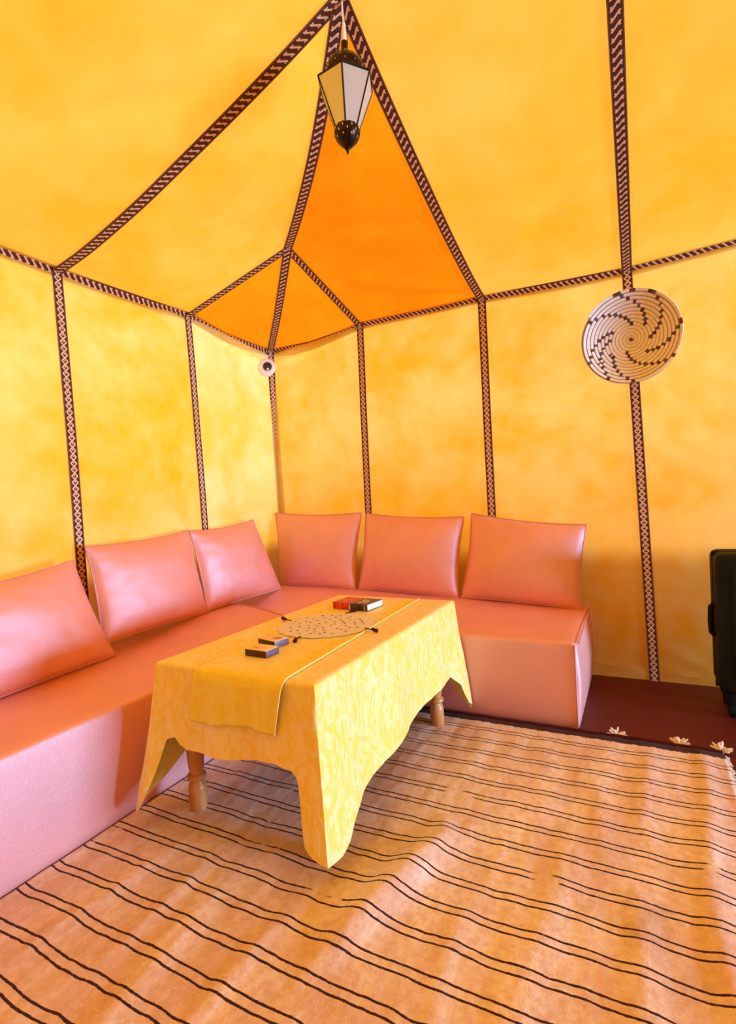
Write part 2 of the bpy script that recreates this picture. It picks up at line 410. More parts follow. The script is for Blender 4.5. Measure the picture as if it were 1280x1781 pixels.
# roof
A = V((1.69, -1.69, ZR)); J = V((.754, -.754, 2.651))
P1b = V((xs_b[1], 0, eb(xs_b[1]))); P2b = V((xs_b[2], 0, eb(xs_b[2]))); P3b = V((xs_b[3], 0, eb(xs_b[3])))
P1l = V((0, ys_l[1], el(ys_l[1]))); P2l = V((0, ys_l[2], el(ys_l[2])))
def prof_curve(p, q, n=24):
    """strap hanging from eave point p up to ridge point q, sagging as the photo's do"""
    out = []
    for i in range(n+1):
        f = i/n; pt = p.lerp(q, f); pt.z = lerp(p.z, q.z, (interp(PROF, f*1.72)-2.36)/(2.905-2.36)); out.append(pt)
    return smooth_poly(out[::3], n)
st_P2b = prof_curve(P2b, A); st_P2l = prof_curve(P2l, A)
hip_up = smooth_poly([J, (1.0, -1.0, 2.652), (1.26, -1.26, 2.686), (1.47, -1.47, 2.762), A], 24)
hip_lo = smooth_poly([C0, (.20, -.20, lerp(cz, 2.48, .42)), (.43, -.43, 2.482), J], 16)
kite_b = smooth_poly([P1b, J], 16); kite_l = smooth_poly([P1l, J], 16)
eaveb = lambda a, b, n: [V((lerp(a, b, i/n), 0, eb(lerp(a, b, i/n)))) for i in range(n+1)]
eavel = lambda a, b, n: [V((0, lerp(a, b, i/n), el(lerp(a, b, i/n)))) for i in range(n+1)]
def at(poly, t_):
    x = t_*(len(poly)-1); i = min(len(poly)-2, int(x)); return poly[i].lerp(poly[i+1], x-i)
def ruled(name, c1, c2, mat, nu=30, nv=36, wr=.006, sag=.0, seed=0, crease=()):
    def fn(u, v):
        p = at(c1, v).lerp(at(c2, v), u); e = math.sin(PI*u)*min(1, 4*v)*min(1, 6*(1-v)) if v < 1 else 0
        e = max(0, e)
        d = -sag*e+wr*e*(nz(u*3+seed, v*4, seed)+.6*nz(u*2+seed, v*13, 5))
        for (u0, v0, u1, v1, am, wd) in crease:
            q, t_ = seg_d(V((u, v)), V((u0, v0)), V((u1, v1))); d += am*math.exp(-(q.length/wd)**2)*math.sin(PI*min(1, max(0, .1+t_*.8)))
        return p+V((0, 0, d))
    return child(MB().grid(fn, nu, nv), name, mat, ceiling)
edge_q = smooth_poly([P1b, P1b.lerp(J, .33), P1b.lerp(J, .66), J], 12)
# orange corner panels
ruled('canvas_panel', st_P2b, smooth_poly([P1b, P1b.lerp(J, .5), J, hip_up[8], hip_up[16], A], 30), 'orange_canvas', 36, 60, .012, .02, 3,
      crease=[(0, .42, .75, .46, .014, .03), (.02, .10, .8, .22, -.016, .035), (.0, .05, .5, .10, .012, .02), (.1, .02, .9, .05, -.01, .02)])
ruled('canvas_panel', smooth_poly([P1l, P1l.lerp(J, .5), J, hip_up[8], hip_up[16], A], 30), st_P2l, 'roof_canvas', 36, 60, .008, .01, 8)
# the kite halves: ruled from eave (corner to seam) up to J
def tri(e, hip, name, mat, seed):
    # between hip (C0->J) and kite edge (P1->J), with the eave as bottom
    def fn(u, v):
        p = at(hip, v).lerp(at(e, v), u)
        if v < .35:
            b = eb(p.x) if seed == 5 else el(p.y); bot = at(hip, 0).lerp(at(e, 0), u)
            dz = (eb(bot.x) if seed == 5 else el(bot.y))-bot.z; p.z += dz*(1-v/.35)
        k = math.sin(PI*u)*math.sin(PI*min(1, v)); p.z += .008*k*nz(u*4+seed, v*5)-.008*k
        return p
    child(MB().grid(fn, 24, 24), name, mat, ceiling)
tri(kite_b, hip_lo, 'canvas_panel', 'orange_canvas', 5); tri(kite_l, hip_lo, 'canvas_panel', 'orange_canvas', 6)
# the long roof slopes
prev = st_P2b
for x in xs_b[3:-1]:
    cur = prof_curve(V((x, 0, eb(x))), V((max(A.x, min(x, RIDGE)), -1.69, ZR)))
    ruled('canvas_panel', prev, cur, 'roof_canvas', 30, 36, .010, .012, x, crease=[(.75, .42, .35, .20, .010, .03)] if x < 3 else ()); prev = cur
    if x < 4: st_P3 = st_P3 if x > 3 else cur
ruled('canvas_panel', prev, prof_curve(V((RX, 0, 2.37)), V((RIDGE, -1.69, ZR))), 'roof_canvas')
prev = st_P2l
for y in (-3*S, -4*S):
    cur = prof_curve(V((0, y, el(y))), V((1.69, max(y, -3.0), ZR)))
    ruled('canvas_panel', cur, prev, 'roof_canvas', 30, 36, .010, .012, y, crease=[(.45, .42, .80, .66, .012, .03)] if y > -3 else ()); prev = cur
ruled('canvas_panel', prof_curve(V((0, FY, 2.37)), V((1.69, -3.0, ZR))), prev, 'roof_canvas')
ruled('canvas_panel', [V((1.69, -1.69, ZR)), V((RIDGE, -1.69, ZR))], [V((1.69, -3.0, ZR)), V((RIDGE, -3.0, ZR))], 'roof_canvas', 20, 20)
ruled('canvas_panel', prof_curve(V((0, FY, 2.37)), V((1.69, -3.0, ZR))), prof_curve(V((RX, FY, 2.37)), V((RIDGE, -3.0, ZR))), 'roof_canvas', 20, 20)
ruled('canvas_panel', prof_curve(V((RX, 0, 2.37)), V((RIDGE, -1.69, ZR))), prof_curve(V((RX, FY, 2.37)), V((RIDGE, -3.0, ZR))), 'roof_canvas', 20, 20)

def strap(poly, mat, parent, width=.056, inward=None, lift=.006, n=None):
    L = sum((b-a).length for a, b in zip(poly, poly[1:])); n = n or max(6, int(L/.04)); pts = smooth_poly(poly, n)
    mb = MB(); vs_ = []; uv = []
    acc = 0
    for i, p in enumerate(pts):
        d = (pts[min(n, i+1)]-pts[max(0, i-1)]).normalized()
        nrm = inward(p) if inward else (CENTRE-p).normalized()
        nrm = (nrm-d*nrm.dot(d)).normalized(); sd_ = d.cross(nrm)
        if i: acc += (p-pts[i-1]).length
        for k, (s_, h) in enumerate(((-.5, 0), (-.5, 1), (.5, 1), (.5, 0))):
            vs_.append(p+sd_*width*s_+nrm*(lift+.0025*h-.002*0)); uv.append((0.02 if s_ < 0 else .98, acc/width))
    fs = []
    for i in range(n):
        for k in range(4): a = i*4+k; b = i*4+(k+1) % 4; fs.append((a, b, b+4, a+4))
    fs += [(0, 1, 2, 3), (n*4+3, n*4+2, n*4+1, n*4)]
    mb.add(vs_, fs); mb.uv = uv
    return child(mb, 'woven_strap', mat, parent, smooth=False)
nb = lambda p: V((0, -1, 0)); nl = lambda p: V((1, 0, 0)); nd = lambda p: V((0, 0, -1)); nc = lambda p: V((.7, -.7, 0)); nri = lambda p: V((.25, -.25, -1))
nbd = lambda p: V((0, -.8, -.6)); nld = lambda p: V((.8, 0, -.6))
for c in (st_P2b, st_P2l, st_P3): strap(c[::3] if len(c) > 6 else c, 'strap_hooked', ceiling, .053, nd, .010)
strap(hip_up[::4], 'strap_hooked', ceiling, .051, nri, .010); strap(hip_lo[::4], 'strap_hooked', ceiling, .052, nri, .012)
strap([P1b, J], 'strap_hooked', ceiling, .050, nd, .010); strap([P1l, J], 'strap_hooked', ceiling, .050, nd, .010)
strap([V((x, 0, eb(x))) for x in [0, .2, .4, .6, xs_b[1], 1.15, 1.45, xs_b[2], 2.15, *xs_b[3:]]], 'strap_hooked', ceiling, .052, nbd, .010)
strap([V((0, y, el(y))) for y in [0, -.2, -.4, -.6, ys_l[1], -1.15, -1.45, ys_l[2], -2.15, -3*S, -4*S, FY]], 'strap_hooked', ceiling, .056, nld, .010)
def wall_strap(pt, lo, hi, top, parent, nrm):
    strap([pt(lerp(lo, hi, k/8), top*k/8) for k in range(9)], 'strap_crossed', parent, .052, nrm, .006)
for (lo, hi) in seam_b[1:-1]: wall_strap(back_pt, lo, hi, eb(hi), wall_back, nb)
for (lo, hi) in seam_l[1:5]: wall_strap(left_pt, lo, hi, el(hi), wall_left, nl)
strap([V((.012, -.012, z)) for z in (0, .6, 1.2, 1.8, cz)], 'strap_crossed', wall_back, .052, nc, .02)
# unseen low wall outside, added to shade the foot of the canvas walls
for nm, a, b in (('shade_wall_1', (-.66, .42), (RX+.3, .64)), ('shade_wall_2', (-.66, FY-.3), (-.44, .41))):
    o = MB().rbox(((a[0]+b[0])/2, (a[1]+b[1])/2, .60), (b[0]-a[0], b[1]-a[1], 1.34), .05, (20, 2, 4)).build(nm, 'shade_wall_mud')
    tag(o, 'unseen shading wall added outside behind the ' + ('basket' if nm == 'shade_wall_1' else 'long bench') + ' wall of the tent', None, None, 'structure')

# ------------------------------------------------------------------ benches
HB = [(0, .508), (.5, .505), (.9, .492), (1.54, .465), (2.28, .426)]
HL = [(0, .508), (.44, .506), (1.15, .494), (1.73, .432), (2.25, .412), (4, .41)]
def seat_b(x, y): return lerp(.414, interp(HB, x), sstep(-.86, -.28, y))
def seat_l(x, y): return lerp(.421, lerp(interp(HL, -y), interp(HL, -y+.15), .5), sstep(.86, .30, x))
YB0, XL0 = -.85, .846
XE = 2.278; back_y = -.10
bench = empty('bench', (1.2, -.5, 0)); tag(bench, 'coral satin bench with three cushions under the hanging basket wall', 'bench')
def wb(p):
    h = seat_b(p.x, p.y); x, y, z = p
    if x > 2.1: x += .016*math.sin(PI*z/.42)*sstep(2.1, 2.27, x)*(1+.5*sstep(-.7, -.2, y))
    y -= .003*math.sin(PI*min(1, z/.42))*sstep(-.7, -.85, y)
    return (x, y, z/.42*h+.002*nz(x*5, y*5, z*5))
child(MB().rbox(((XE+.02)/2, (YB0-.07)/2, .21), (XE-.02, -YB0-.07, .42), .022, (60, 20, 10), 4, warp=wb), 'cover', 'coral_satin', bench)
child(MB().tube([(XE-.004, YB0-.002-.003*math.sin(PI*k/10), .02+.385*k/10) for k in range(11)], .005, 6), 'piping', 'coral_piping', bench)
child(MB().tube([(XE+.010, YB0+.02+(-.10-YB0-.04)*k/10, seat_b(2.27, YB0+.02+(-.12-YB0)*k/10)-.006) for k in range(11)], .0045, 6), 'piping', 'coral_piping', bench)
bl = empty('bench', (.45, -2.5, 0)); tag(bl, 'long coral satin bench with pale lavender front and leaning pillows', 'bench')
YE = -4.2
def wl(p):
    h = seat_l(p.x, p.y); x, y, z = p
    x += .006*math.sin(PI*min(1, z/.42))*sstep(.7, .846, x)
    return (x, y, z/.42*h+.002*nz(x*5, y*5, z*5))
child(MB().rbox(((.07+XL0)/2, (YE+YB0-.004)/2, .21), (XL0-.07, (YB0-.004-YE), .42), .016, (20, 80, 10), 4, warp=wl), 'cover', 'coral_satin', bl)
child(MB().tube([(x, YB0-.006, seat_l(x, YB0-.006)-.001) for x in [.10+.07*k for k in range(11)]], .004, 6), 'seam', 'coral_piping', bl)

# ------------------------------------------------------------------ cushions
def cushion(label, corners, T, seed, face):
    """corners: bottom-left, bottom-right, top-right, top-left of the middle plane"""
    bl_, br, tr, tl_ = [V(c) for c in corners]; c = (bl_+br+tr+tl_)/4; base = V((c.x, c.y, min(bl_.z, br.z)))
    N = (br-bl_).cross(tl_-bl_).normalized(); N = N if N.dot(face) > 0 else -N
    def mid(u, v):
        a, b = 2*u-1, 2*v-1
        uu = .5+(u-.5)*(1-.045*(1-b*b)); vv = .5+(v-.5)*(1-(.07 if v > .5 else .02)*(1-a*a))
        return bl_.lerp(br, uu).lerp(tl_.lerp(tr, uu), vv)
    def th(u, v):
        a, b = abs(2*u-1), abs(2*v-1)
        return T*max(0, (1-a**2.3)*(1-b**2.3))**.55*(1+.10*nz(u*3+seed, v*3)-.10*b*(1 if v > .5 else -1))
    def sheet(sg):
        def fn(u, v):
            p = mid(u, v)+N*sg*(th(u, v)*(1 if sg > 0 else .75)+.0015)
            e = (1-abs(2*u-1))*(1-abs(2*v-1)); r_ = .004*nz(u*9+seed, v*9, 3)*(1-e)+.0009*nz(u*24+seed, v*6, 7)
            return p+N*sg*r_-base
        return fn
    body = MB().grid(sheet(1), 40, 34); body.grid(lambda u, v: sheet(-1)(1-u, v), 40, 34)
    loop = [(k/20, 0) for k in range(20)]+[(1, k/16) for k in range(16)]+[(1-k/20, 1) for k in range(20)]+[(0, 1-k/16) for k in range(16)]
    root = empty('cushion', base); tag(root, label, 'cushion', 'cushions on the benches')
    body.build('cover', 'coral_satin', root)
    MB().tube([mid(u, v)-base for u, v in loop], .0055, 6, closed=True).build('piping', 'coral_piping', root)
    return root
fb, fl = V((0, -1, .3)), V((1, 0, .3))
DB, DT = .235, .125
def cb(b, t_): # back wall
    return [px(*b[0], 1, -DB), px(*b[1], 1, -DB), px(*t_[1], 1, -DT), px(*t_[0], 1, -DT)]
def cl(b, t_, k=0): return [px(*b[0], 0, DB+k), px(*b[1], 0, DB+k), px(*t_[1], 0, DT+k), px(*t_[0], 0, DT+k)]
cushion('coral cushion against the back wall, tucked into the tent corner', cb([(486, 1018), (617, 1024)], [(479, 892), (629, 892)]), .085, 1, fb)
cushion('coral cushion in the middle of the three on the basket wall bench', cb([(624, 1024), (796, 1040)], [(636, 893), (807, 899)]), .09, 2, fb)
cushion('coral cushion at the open end of the basket wall bench', cb([(803, 1038), (1010, 1060)], [(820, 893), (1020, 913)]), .09, 3, fb)
cushion('pinkish coral cushion nearest the corner on the long bench', cl([(360, 1062), (489, 1024)], [(330, 924), (440, 904)]), .085, 4, fl)
cushion('pinkish coral cushion in the middle of the three on the long bench', cl([(178, 1120), (361, 1064)], [(148, 951), (327, 922)]), .09, 5, fl)
q = cl([(0, 1214), (200, 1139)], [(0, 1006), (126, 975)], .045)
dn = q[1]-q[0]; k = .66/dn.length; q[0] = q[1]-dn*k; dt = q[2]-q[3]; q[3] = q[2]-dt*(.66/dt.length)
cushion('pinkish coral cushion furthest from the corner on the long bench', q, .09, 6, fl)

# ------------------------------------------------------------------ table, cloths and what lies on them
TC = V((1.3618, -1.4802, 0)); TR = -.01946; HX, HY = .340, .617; TZ = .589
def tl2w(x, y, z=0): return TC+Matrix.Rotation(TR, 3, 'Z') @ V((x, y, z))
tab = empty('coffee_table', TC, TR); tag(tab, 'low wooden table with turned legs under a yellow tablecloth', 'table')
MB().rbox((0, 0, .568), (2*HX-.016, 2*HY-.016, .030), .006, (4, 4, 1)).build('tabletop', 'table_wood', tab)
LEGS = [(-.285, -.520), (.285, -.545), (.285, .455), (-.285, .455)]
for i in range(4):
    a, b = V((*LEGS[i], 0)), V((*LEGS[(i+1) % 4], 0)); d = b-a; ang = math.atan2(d.y, d.x)
    o = MB().rbox((0, 0, 0), (d.length-.05, .022, .075), .003).build('apron', 'table_wood', tab, loc=((a+b)/2+V((0, 0, .513))), rz=ang)
LP = [(.0, 0), (.026, 0), (.031, .008), (.033, .03), (.033, .085), (.030, .105), (.024, .112), (.024, .118), (.034, .124), (.036, .132), (.034, .140), (.024, .146), (.024, .152),
      (.028, .165), (.031, .21), (.034, .28), (.035, .36), (.033, .42), (.028, .445), (.026, .452), (.034, .460), (.034, .475), (.0345, .555), (0, .555)]
for x, y in LEGS: MB().lathe(LP, n=20).build('leg', 'table_wood', tab, loc=(x, y, .006))

# tablecloth: flat on the table, hanging skirt with longer pointed corners
r0 = .012
def perim():
    """list of (edge point, outward normal, hem z, hem outward throw) round the table, local coordinates"""
    out = []
    ex, ey = HX, HY
    # side tables: t along side -> (hem z, throw)
    near = [(0, .070, .095), (.025, .10, .09), (.05, .20, .05), (.075, .31, .016), (.10, .335, .02), (.15, .345, .018), (.18, .32, .018), (.22, .305, .018), (.35, .30, .02), (.6, .318, .016), (.78, .335, .012), (.87, .325, .010), (.900, .30, .012), (.912, .22, .02), (.925, .12, .035), (.945, .10, .042), (.97, .086, .046), (1, .076, .050)]
    right = [(0, .076, .050), (.03, .080, .050), (.055, .095, .045), (.08, .125, .040), (.15, .165, .03), (.30, .19, .022), (.45, .205, .016), (.62, .235, .014), (.78, .25, .016), (.86, .26, .025), (.92, .20, .05), (.96, .09, .065), (1, .045, .085)]
    far_ = [(0, .045, .085), (.06, .14, .08), (.15, .28, .03), (.5, .32, .015), (.85, .28, .03), (.95, .12, .06), (1, .08, .09)]
    left = [(0, .08, .09), (.05, .12, .06), (.15, .22, .03), (.5, .25, .02), (.8, .24, .02), (.90, .20, .03), (.95, .13, .06), (1, .070, .095)]
    sides = [((-ex, -ey), (ex, -ey), (0, -1), near), ((ex, -ey), (ex, ey), (1, 0), right), ((ex, ey), (-ex, ey), (0, 1), far_), ((-ex, ey), (-ex, -ey), (-1, 0), left)]
    for k, (a, b, n_, tb_) in enumerate(sides):
        a, b, n_ = V((*a, 0)), V((*b, 0)), V((*n_, 0)); d = (b-a).normalized(); L = (b-a).length
        N = int(L/.006)
        for i in range(N):
            t_ = i/N; s0 = t_*L; s1 = L-s0
            p = a.lerp(b, t_); nn = n_.copy()
            # near a corner the normal swings to the diagonal
            wd = .07
            if s0 < wd: nn = (n_*(.5+.5*s0/wd)-d*(.5-.5*s0/wd)).normalized()
            if s1 < wd: nn = (n_*(.5+.5*s1/wd)+d*(.5-.5*s1/wd)).normalized()
            if (k == 0 and s0 < wd) or (k == 3 and s1 < wd): nn = V((nn.x*.72, nn.y, 0)).normalized()
            z = interp([(x, y) for x, y, _ in tb_], t_); th = interp([(x, y) for x, _, y in tb_], t_)
            out.append((p, nn, z, th, k, t_))
    return out
PR = perim(); NP = len(PR)
def skirt_pt(i, v, off=0):
    p, nn, hz, th, k, t_ = PR[i % NP]
    z = TZ-(TZ-hz)*v; drop = TZ-z
    th_ = th*(v**1.15)+.004
    wave = .009*nz(i*.03+k*3, drop*3, k)*sstep(0, .15, drop)+.004*nz(i*.095, drop*9, 5)*sstep(0, .05, drop)
    wave += .010*sstep(.03, .3, drop)*math.sin(t_*17+k)*sstep(0, .2, t_)*sstep(1, .8, t_)
    ro = math.sqrt(max(0, r0*r0-(r0-drop)**2)) if drop < r0 else r0      # rounded table edge
    q = p+nn*(th_+wave+off+ro-r0)
    return V((q.x, min(q.y, HY+.004), z if v > 0 else TZ))       # the bench stands right behind the table
mb = MB(); NV = 40
for j in range(NV+1):
    for i in range(NP):
        mb.v.append(skirt_pt(i, (j/NV)**1.7))
for j in range(NV):
    for i in range(NP): a = j*NP+i; b = j*NP+(i+1) % NP; mb.f.append((a, a+NP, b+NP, b)); mb.mi.append(0)
# top: concentric loops towards the middle
prev = list(range(NP)); 
for f in (.945, .92, .88, .75, .5, .2):
    b0 = len(mb.v)
    for i in range(NP):
        p = PR[i][0]*f; mb.v.append(V((p.x, p.y, TZ+.0006*nz(p.x*20, p.y*20)+.0006)))
    for i in range(NP): mb.f.append((prev[i], prev[(i+1) % NP], b0+(i+1) % NP, b0+i)); mb.mi.append(0)
    prev = list(range(b0, b0+NP))
mb.v.append(V((0, 0, TZ+.002))); c_ = len(mb.v)-1
for i in range(NP): mb.f.append((prev[i], prev[(i+1) % NP], c_)); mb.mi.append(0)
cloth = mb.build('tablecloth', 'yellow_damask', loc=TC, rz=TR)
tag(cloth, 'pale yellow damask tablecloth with long pointed corners hanging almost to the rug', 'tablecloth')

# runner: narrower golden cloth over the tablecloth, hanging at the near end
def runner_pt(u, v):
    # v 0 = far end, .74 = near table edge, 1 = hem
    va = .76
    xl0, xr0, xl1, xr1 = -.205, .166, -.138, .236
    if v <= va:
        f = v/va; y = lerp(HY-.03, -HY-.012, f); xl, xr = lerp(xl0, xl1, f), lerp(xr0, xr1, f)
        x = lerp(xl, xr, u); z = TZ+.0048+.0012*nz(x*9, y*9, 4)
        z -= .006*sstep(-HY+.012, -HY-.012, y)
        return V((x, y, z))
    f = (v-va)/(1-va); drop = f*.168*(1-.06*u+.05*math.sin(u*7)*f)
    x = lerp(xl1, xr1, u)+lerp(-.020, -.035, u)*f
    tt = (x+HX)/(2*HX)
    i = int(min(max(tt, 0), .999)*int(2*HX/.006)); s = skirt_pt(i, max(0.0, min(1, drop/(TZ-PR[i][2]))))
    y = min(s.y-.006, -HY-.012-.010*min(1, f*6))-.004*math.sin(u*23+1)*f-.008*f
    return V((x, y, TZ-.0012-drop))
rn = MB().grid(runner_pt, 40, 90).build('table_runner', 'gold_damask', loc=TC, rz=TR, solid=.0015, offset=1)
tag(rn, 'golden runner laid lengthwise over the tablecloth, its end hanging down', 'table runner')
hem = MB().tube([runner_pt(1, k/60)+V((0, 0, .002)) for k in range(61)], .0028, 6).build('hem', 'yellow_damask', rn)

# round lace mat with four maroon tassels
DC = (-.008, -.015); DR = .207
dm = empty('lace_mat', tl2w(*DC, TZ+.0062), TR); tag(dm, 'round white lace mat with maroon tassels lying on the runner', 'table mat')
mb = MB()
def scal(a): return DR*(1+.018*math.cos(a*20))
mb.grid(lambda u, v: V((scal(2*PI*u)*v*math.cos(2*PI*u), scal(2*PI*u)*v*math.sin(2*PI*u), .0022+.0008*math.sin(v*40)*(v < .99))), 120, 16, True)
mb.grid(lambda u, v: V((scal(2*PI*u)*(1-.02*v)*math.cos(2*PI*u), scal(2*PI*u)*(1-.02*v)*math.sin(2*PI*u), .0022*(1-v))), 120, 1, True)
mb.build('lace', 'lace_white', dm)
mb = MB(); rr = random.Random(3)                       # little embroidered knots
for ring, cnt in ((.045, 7), (.085, 12), (.125, 16), (.160, 18)):
    for k in range(cnt):
        a = 2*PI*k/cnt+ring*30+rr.uniform(-.1, .1); r_ = ring+rr.uniform(-.012, .012)
        mb.rbox((r_*math.cos(a), r_*math.sin(a), .0035), (.006+.004*rr.random(), .004+.004*rr.random(), .002), .0009, seg=1)
o = mb.build('embroidery', 'straw_blue', dm); o['kind'] = 'stuff'
for ax, ay in ((-.262, .014), (.006, -.232), (.252, -.018), (-.030, .262)):
    a = math.atan2(ay, ax); L0 = DR-.012; mb = MB()
    dirv = V((math.cos(a), math.sin(a), 0)); sw = V((-dirv.y, dirv.x, 0))
    bend = rr.choice((-1, 1))*.018
    mb.tube([dirv*(L0+.012*k)+sw*bend*(k/5)**2+V((0, 0, .004)) for k in range(4)], .0025, 6)
    c0 = dirv*(L0+.036)+sw*bend*.36
    mb.tube([c0+dirv*.0+V((0, 0, .005)), c0+dirv*.006+V((0, 0, .006)), c0+dirv*.012+sw*bend*.2+V((0, 0, .005)), c0+dirv*.034+sw*bend*.8+V((0, 0, .0055))], [.004, .0065, .0055, .0085], 10)
    mb.build('tassel', 'maroon_yarn', dm)

# thick paperback
bk = empty('book', tl2w(-.055, .335, TZ+.006), TR-.10); tag(bk, 'thick paperback book with red and navy cover lying on the table', 'book')
bw, bd, bh = .205, .135, .032
MB().rbox((.001, .002, bh/2), (bw-.002, bd-.006, bh-.005), .001, seg=1).build('pages', 'book_paper', bk, smooth=False)
mb = MB()
for (xa, xb, mi) in ((-bw/2, .005, 0), (.005, bw/2, 1)):
    xc, wx = (xa+xb)/2, xb-xa
    mb.rbox((xc, 0, bh-.0012), (wx, bd, .0024), .0006, seg=1, mi=0 if mi == 0 else 2)
    mb.rbox((xc, 0, .0012), (wx, bd, .0024), .0006, seg=1, mi=mi)
    mb.rbox((xc, -bd/2+.0014, bh/2), (wx, .0028, bh), .0008, seg=1, mi=mi)
mb.build('cover', ['book_red', 'book_navy', 'book_grey'], bk, smooth=False)
mb = MB()
for k, (x, y, ww, hh) in enumerate(((.036, -.01, .010, .075), (.052, .0, .006, .055), (.066, -.012, .004, .05), (.022, .03, .004, .04))):
    mb.rbox((x, y, bh+.0003), (ww, hh, .0008), .0002, seg=1)
mb.rbox((.000, -bd/2, bh/2), (.008, .0012, bh*.8), .0003, seg=1); mb.rbox((.088, -bd/2, bh/2), (.004, .0012, bh*.8), .0003, seg=1)
mb.build('cover_print', 'book_print', bk, smooth=False)['kind'] = 'stuff'
mb = MB()
for k in range(9):
    mb.lathe([(0, 0), (.008+.005*rr.random(), 0), (.007, .0007), (0, .0009)], (-.085+.078*rr.random(), -.05+.1*rr.random(), bh), 10)
mb.build('cover_art', 'box_mark', bk)['kind'] = 'stuff'

# two small card boxes
def card_box(label, x, y, rz, mark):
    r_ = empty('card_box', tl2w(x, y, TZ+.006), TR+rz); tag(r_, label, 'box', 'small boxes on the table')
    mb = MB(); mb.rbox((0, 0, .0115), (.100, .068, .023), .0015, seg=2)
    for i, f in enumerate(mb.f):
        c = sum((mb.v[k] for k in f), V((0, 0, 0)))/len(f)
        if c.x > .0485: mb.mi[i] = 1
    mb.build('body', ['box_dark', 'box_violet'], r_)
    MB().rbox((0, 0, .0240), (.099, .067, .0022), .0008, seg=1).build('lid', 'box_lid', r_)
    if mark: MB().lathe([(0, 0), (.019, 0), (.018, .0006), (0, .0008)], (.022, .004, .0250), 20).build('lid_print', 'box_mark', r_)
    else: MB().rbox((-.015, -.012, .0253), (.022, .006, .0006), .0002, seg=1).build('lid_print', 'box_mark', r_, smooth=False)
card_box('small dark box with plain pale lid, next to a lid with a brown spot', -.006, -.438, -.03, False)
card_box('small dark box whose pale lid has a round brown spot', -.048, -.322, -.22, True)

# ------------------------------------------------------------------ lantern
LX, LY = 1.680, -1.680
lan = empty('lantern', (LX, LY, 2.360)); tag(lan, 'hexagonal glass and dark brass lantern hanging from the tent peak', 'lantern')
lan.rotation_euler = (0, math.radians(1.6), 0)
zb_, zt_ = .085, .242; Rb, Rt = .043, .103
tow = V((.463, -.886, 0)); rtv = V((.886, .463, 0))
def hv(k, R, z):
    a = math.radians(-5+60*k); d = tow*math.cos(a)+rtv*math.sin(a); return V((d.x*R, d.y*R, z))
for k in range(6):
    a, b, c, d = hv(k, Rb, zb_), hv(k+1, Rb, zb_), hv(k+1, Rt, zt_), hv(k, Rt, zt_); cen = (a+b+c+d)/4
    n_ = (b-a).cross(d-a).normalized(); pts = [cen+(p-cen)*.97 for p in (a, b, c, d)]
    MB().add([p+n_*.0015 for p in pts]+[p-n_*.0015 for p in pts], [(0, 1, 2, 3), (7, 6, 5, 4), (0, 4, 5, 1), (1, 5, 6, 2), (2, 6, 7, 3), (3, 7, 4, 0)]).build('glass_pane', 'lantern_glass', lan, smooth=False)
    MB().tube([a, d], .0035, 6).build('frame_bar', 'frame_black', lan)
    MB().tube([d, c], .0042, 6).build('frame_bar', 'frame_black', lan)
    MB().tube([a, b], .0038, 6).build('frame_bar', 'frame_black', lan)
mb = MB(); top = [hv(k, Rt, zt_) for k in range(6)]; inn = [hv(k, .060, zt_+.016) for k in range(6)]
mb.add(top+inn, [(k, (k+1) % 6, 6+(k+1) % 6, 6+k) for k in range(6)]); mb.build('shoulder', 'bright_stud', lan, smooth=False)
MB().lathe([(.058, .250), (.060, .262), (.066, .276), (.068, .290), (.064, .305), (.053, .319), (.038, .331), (.024, .339), (.014, .346), (.012, .365), (.011, .388), (0, .389)], n=28, ripple=lambda a, z: 1+.03*math.cos(a*12)*(z < .335)).build('dome', 'dark_brass', lan)
mb = MB()
for row, (rr_, z) in enumerate(((.0685, .284), (.066, .301), (.053, .320))):
    for k in range(12):
        a = 2*PI*(k+.5*row)/12; mb.lathe([(0, -.003), (.0028, 0), (0, .003)], (rr_*math.cos(a), rr_*math.sin(a), z), 6)
o = mb.build('pierced_holes', 'bright_stud', lan); o['kind'] = 'stuff'
fin = MB().lathe([(.043, .090), (.046, .082), (.047, .072), (.044, .060), (.037, .048), (.027, .036), (.017, .026), (.009, .018), (.005, .011), (.004, .005), (.002, 0), (0, 0)], n=28, ripple=lambda a, z: 1+.025*math.cos(a*14)*(z > .022)).build('finial', 'dark_brass', lan)
mb = MB()
for row, (r_, z) in enumerate(((.0475, .077), (.0465, .066), (.040, .052))):
    for k in range(9):
        a = 2*PI*(k+.5*row)/9; mb.lathe([(0, -.005), (.0026, 0), (0, .005)], (r_*math.cos(a), r_*math.sin(a), z), 6)
o = mb.build('pierced_holes', 'bright_stud', fin); o['kind'] = 'stuff'
MB().lathe([(0, .125), (.012, .127), (.022, .138), (.026, .155), (.022, .175), (.014, .195), (.012, .215), (.012, .255), (0, .255)], n=20).build('bulb', 'bulb_white', lan)
MB().lathe([(.0, .384), (.010, .385), (.0105, .402), (.009, .425), (.007, .445), (.0045, .455), (0, .456)], n=14).build('cord_grip', 'white_plastic', lan)
MB().tube([(0, 0, .450), (-.003, 0, .49), (-.006, 0, .55)], .0035, 8).build('cord', 'white_plastic', lan)
MB().tube([(.012, 0, .36), (.014, 0, .39), (.011, 0, .42), (.004, 0, .45)], .0012, 6).build('wire', 'frame_black', lan)

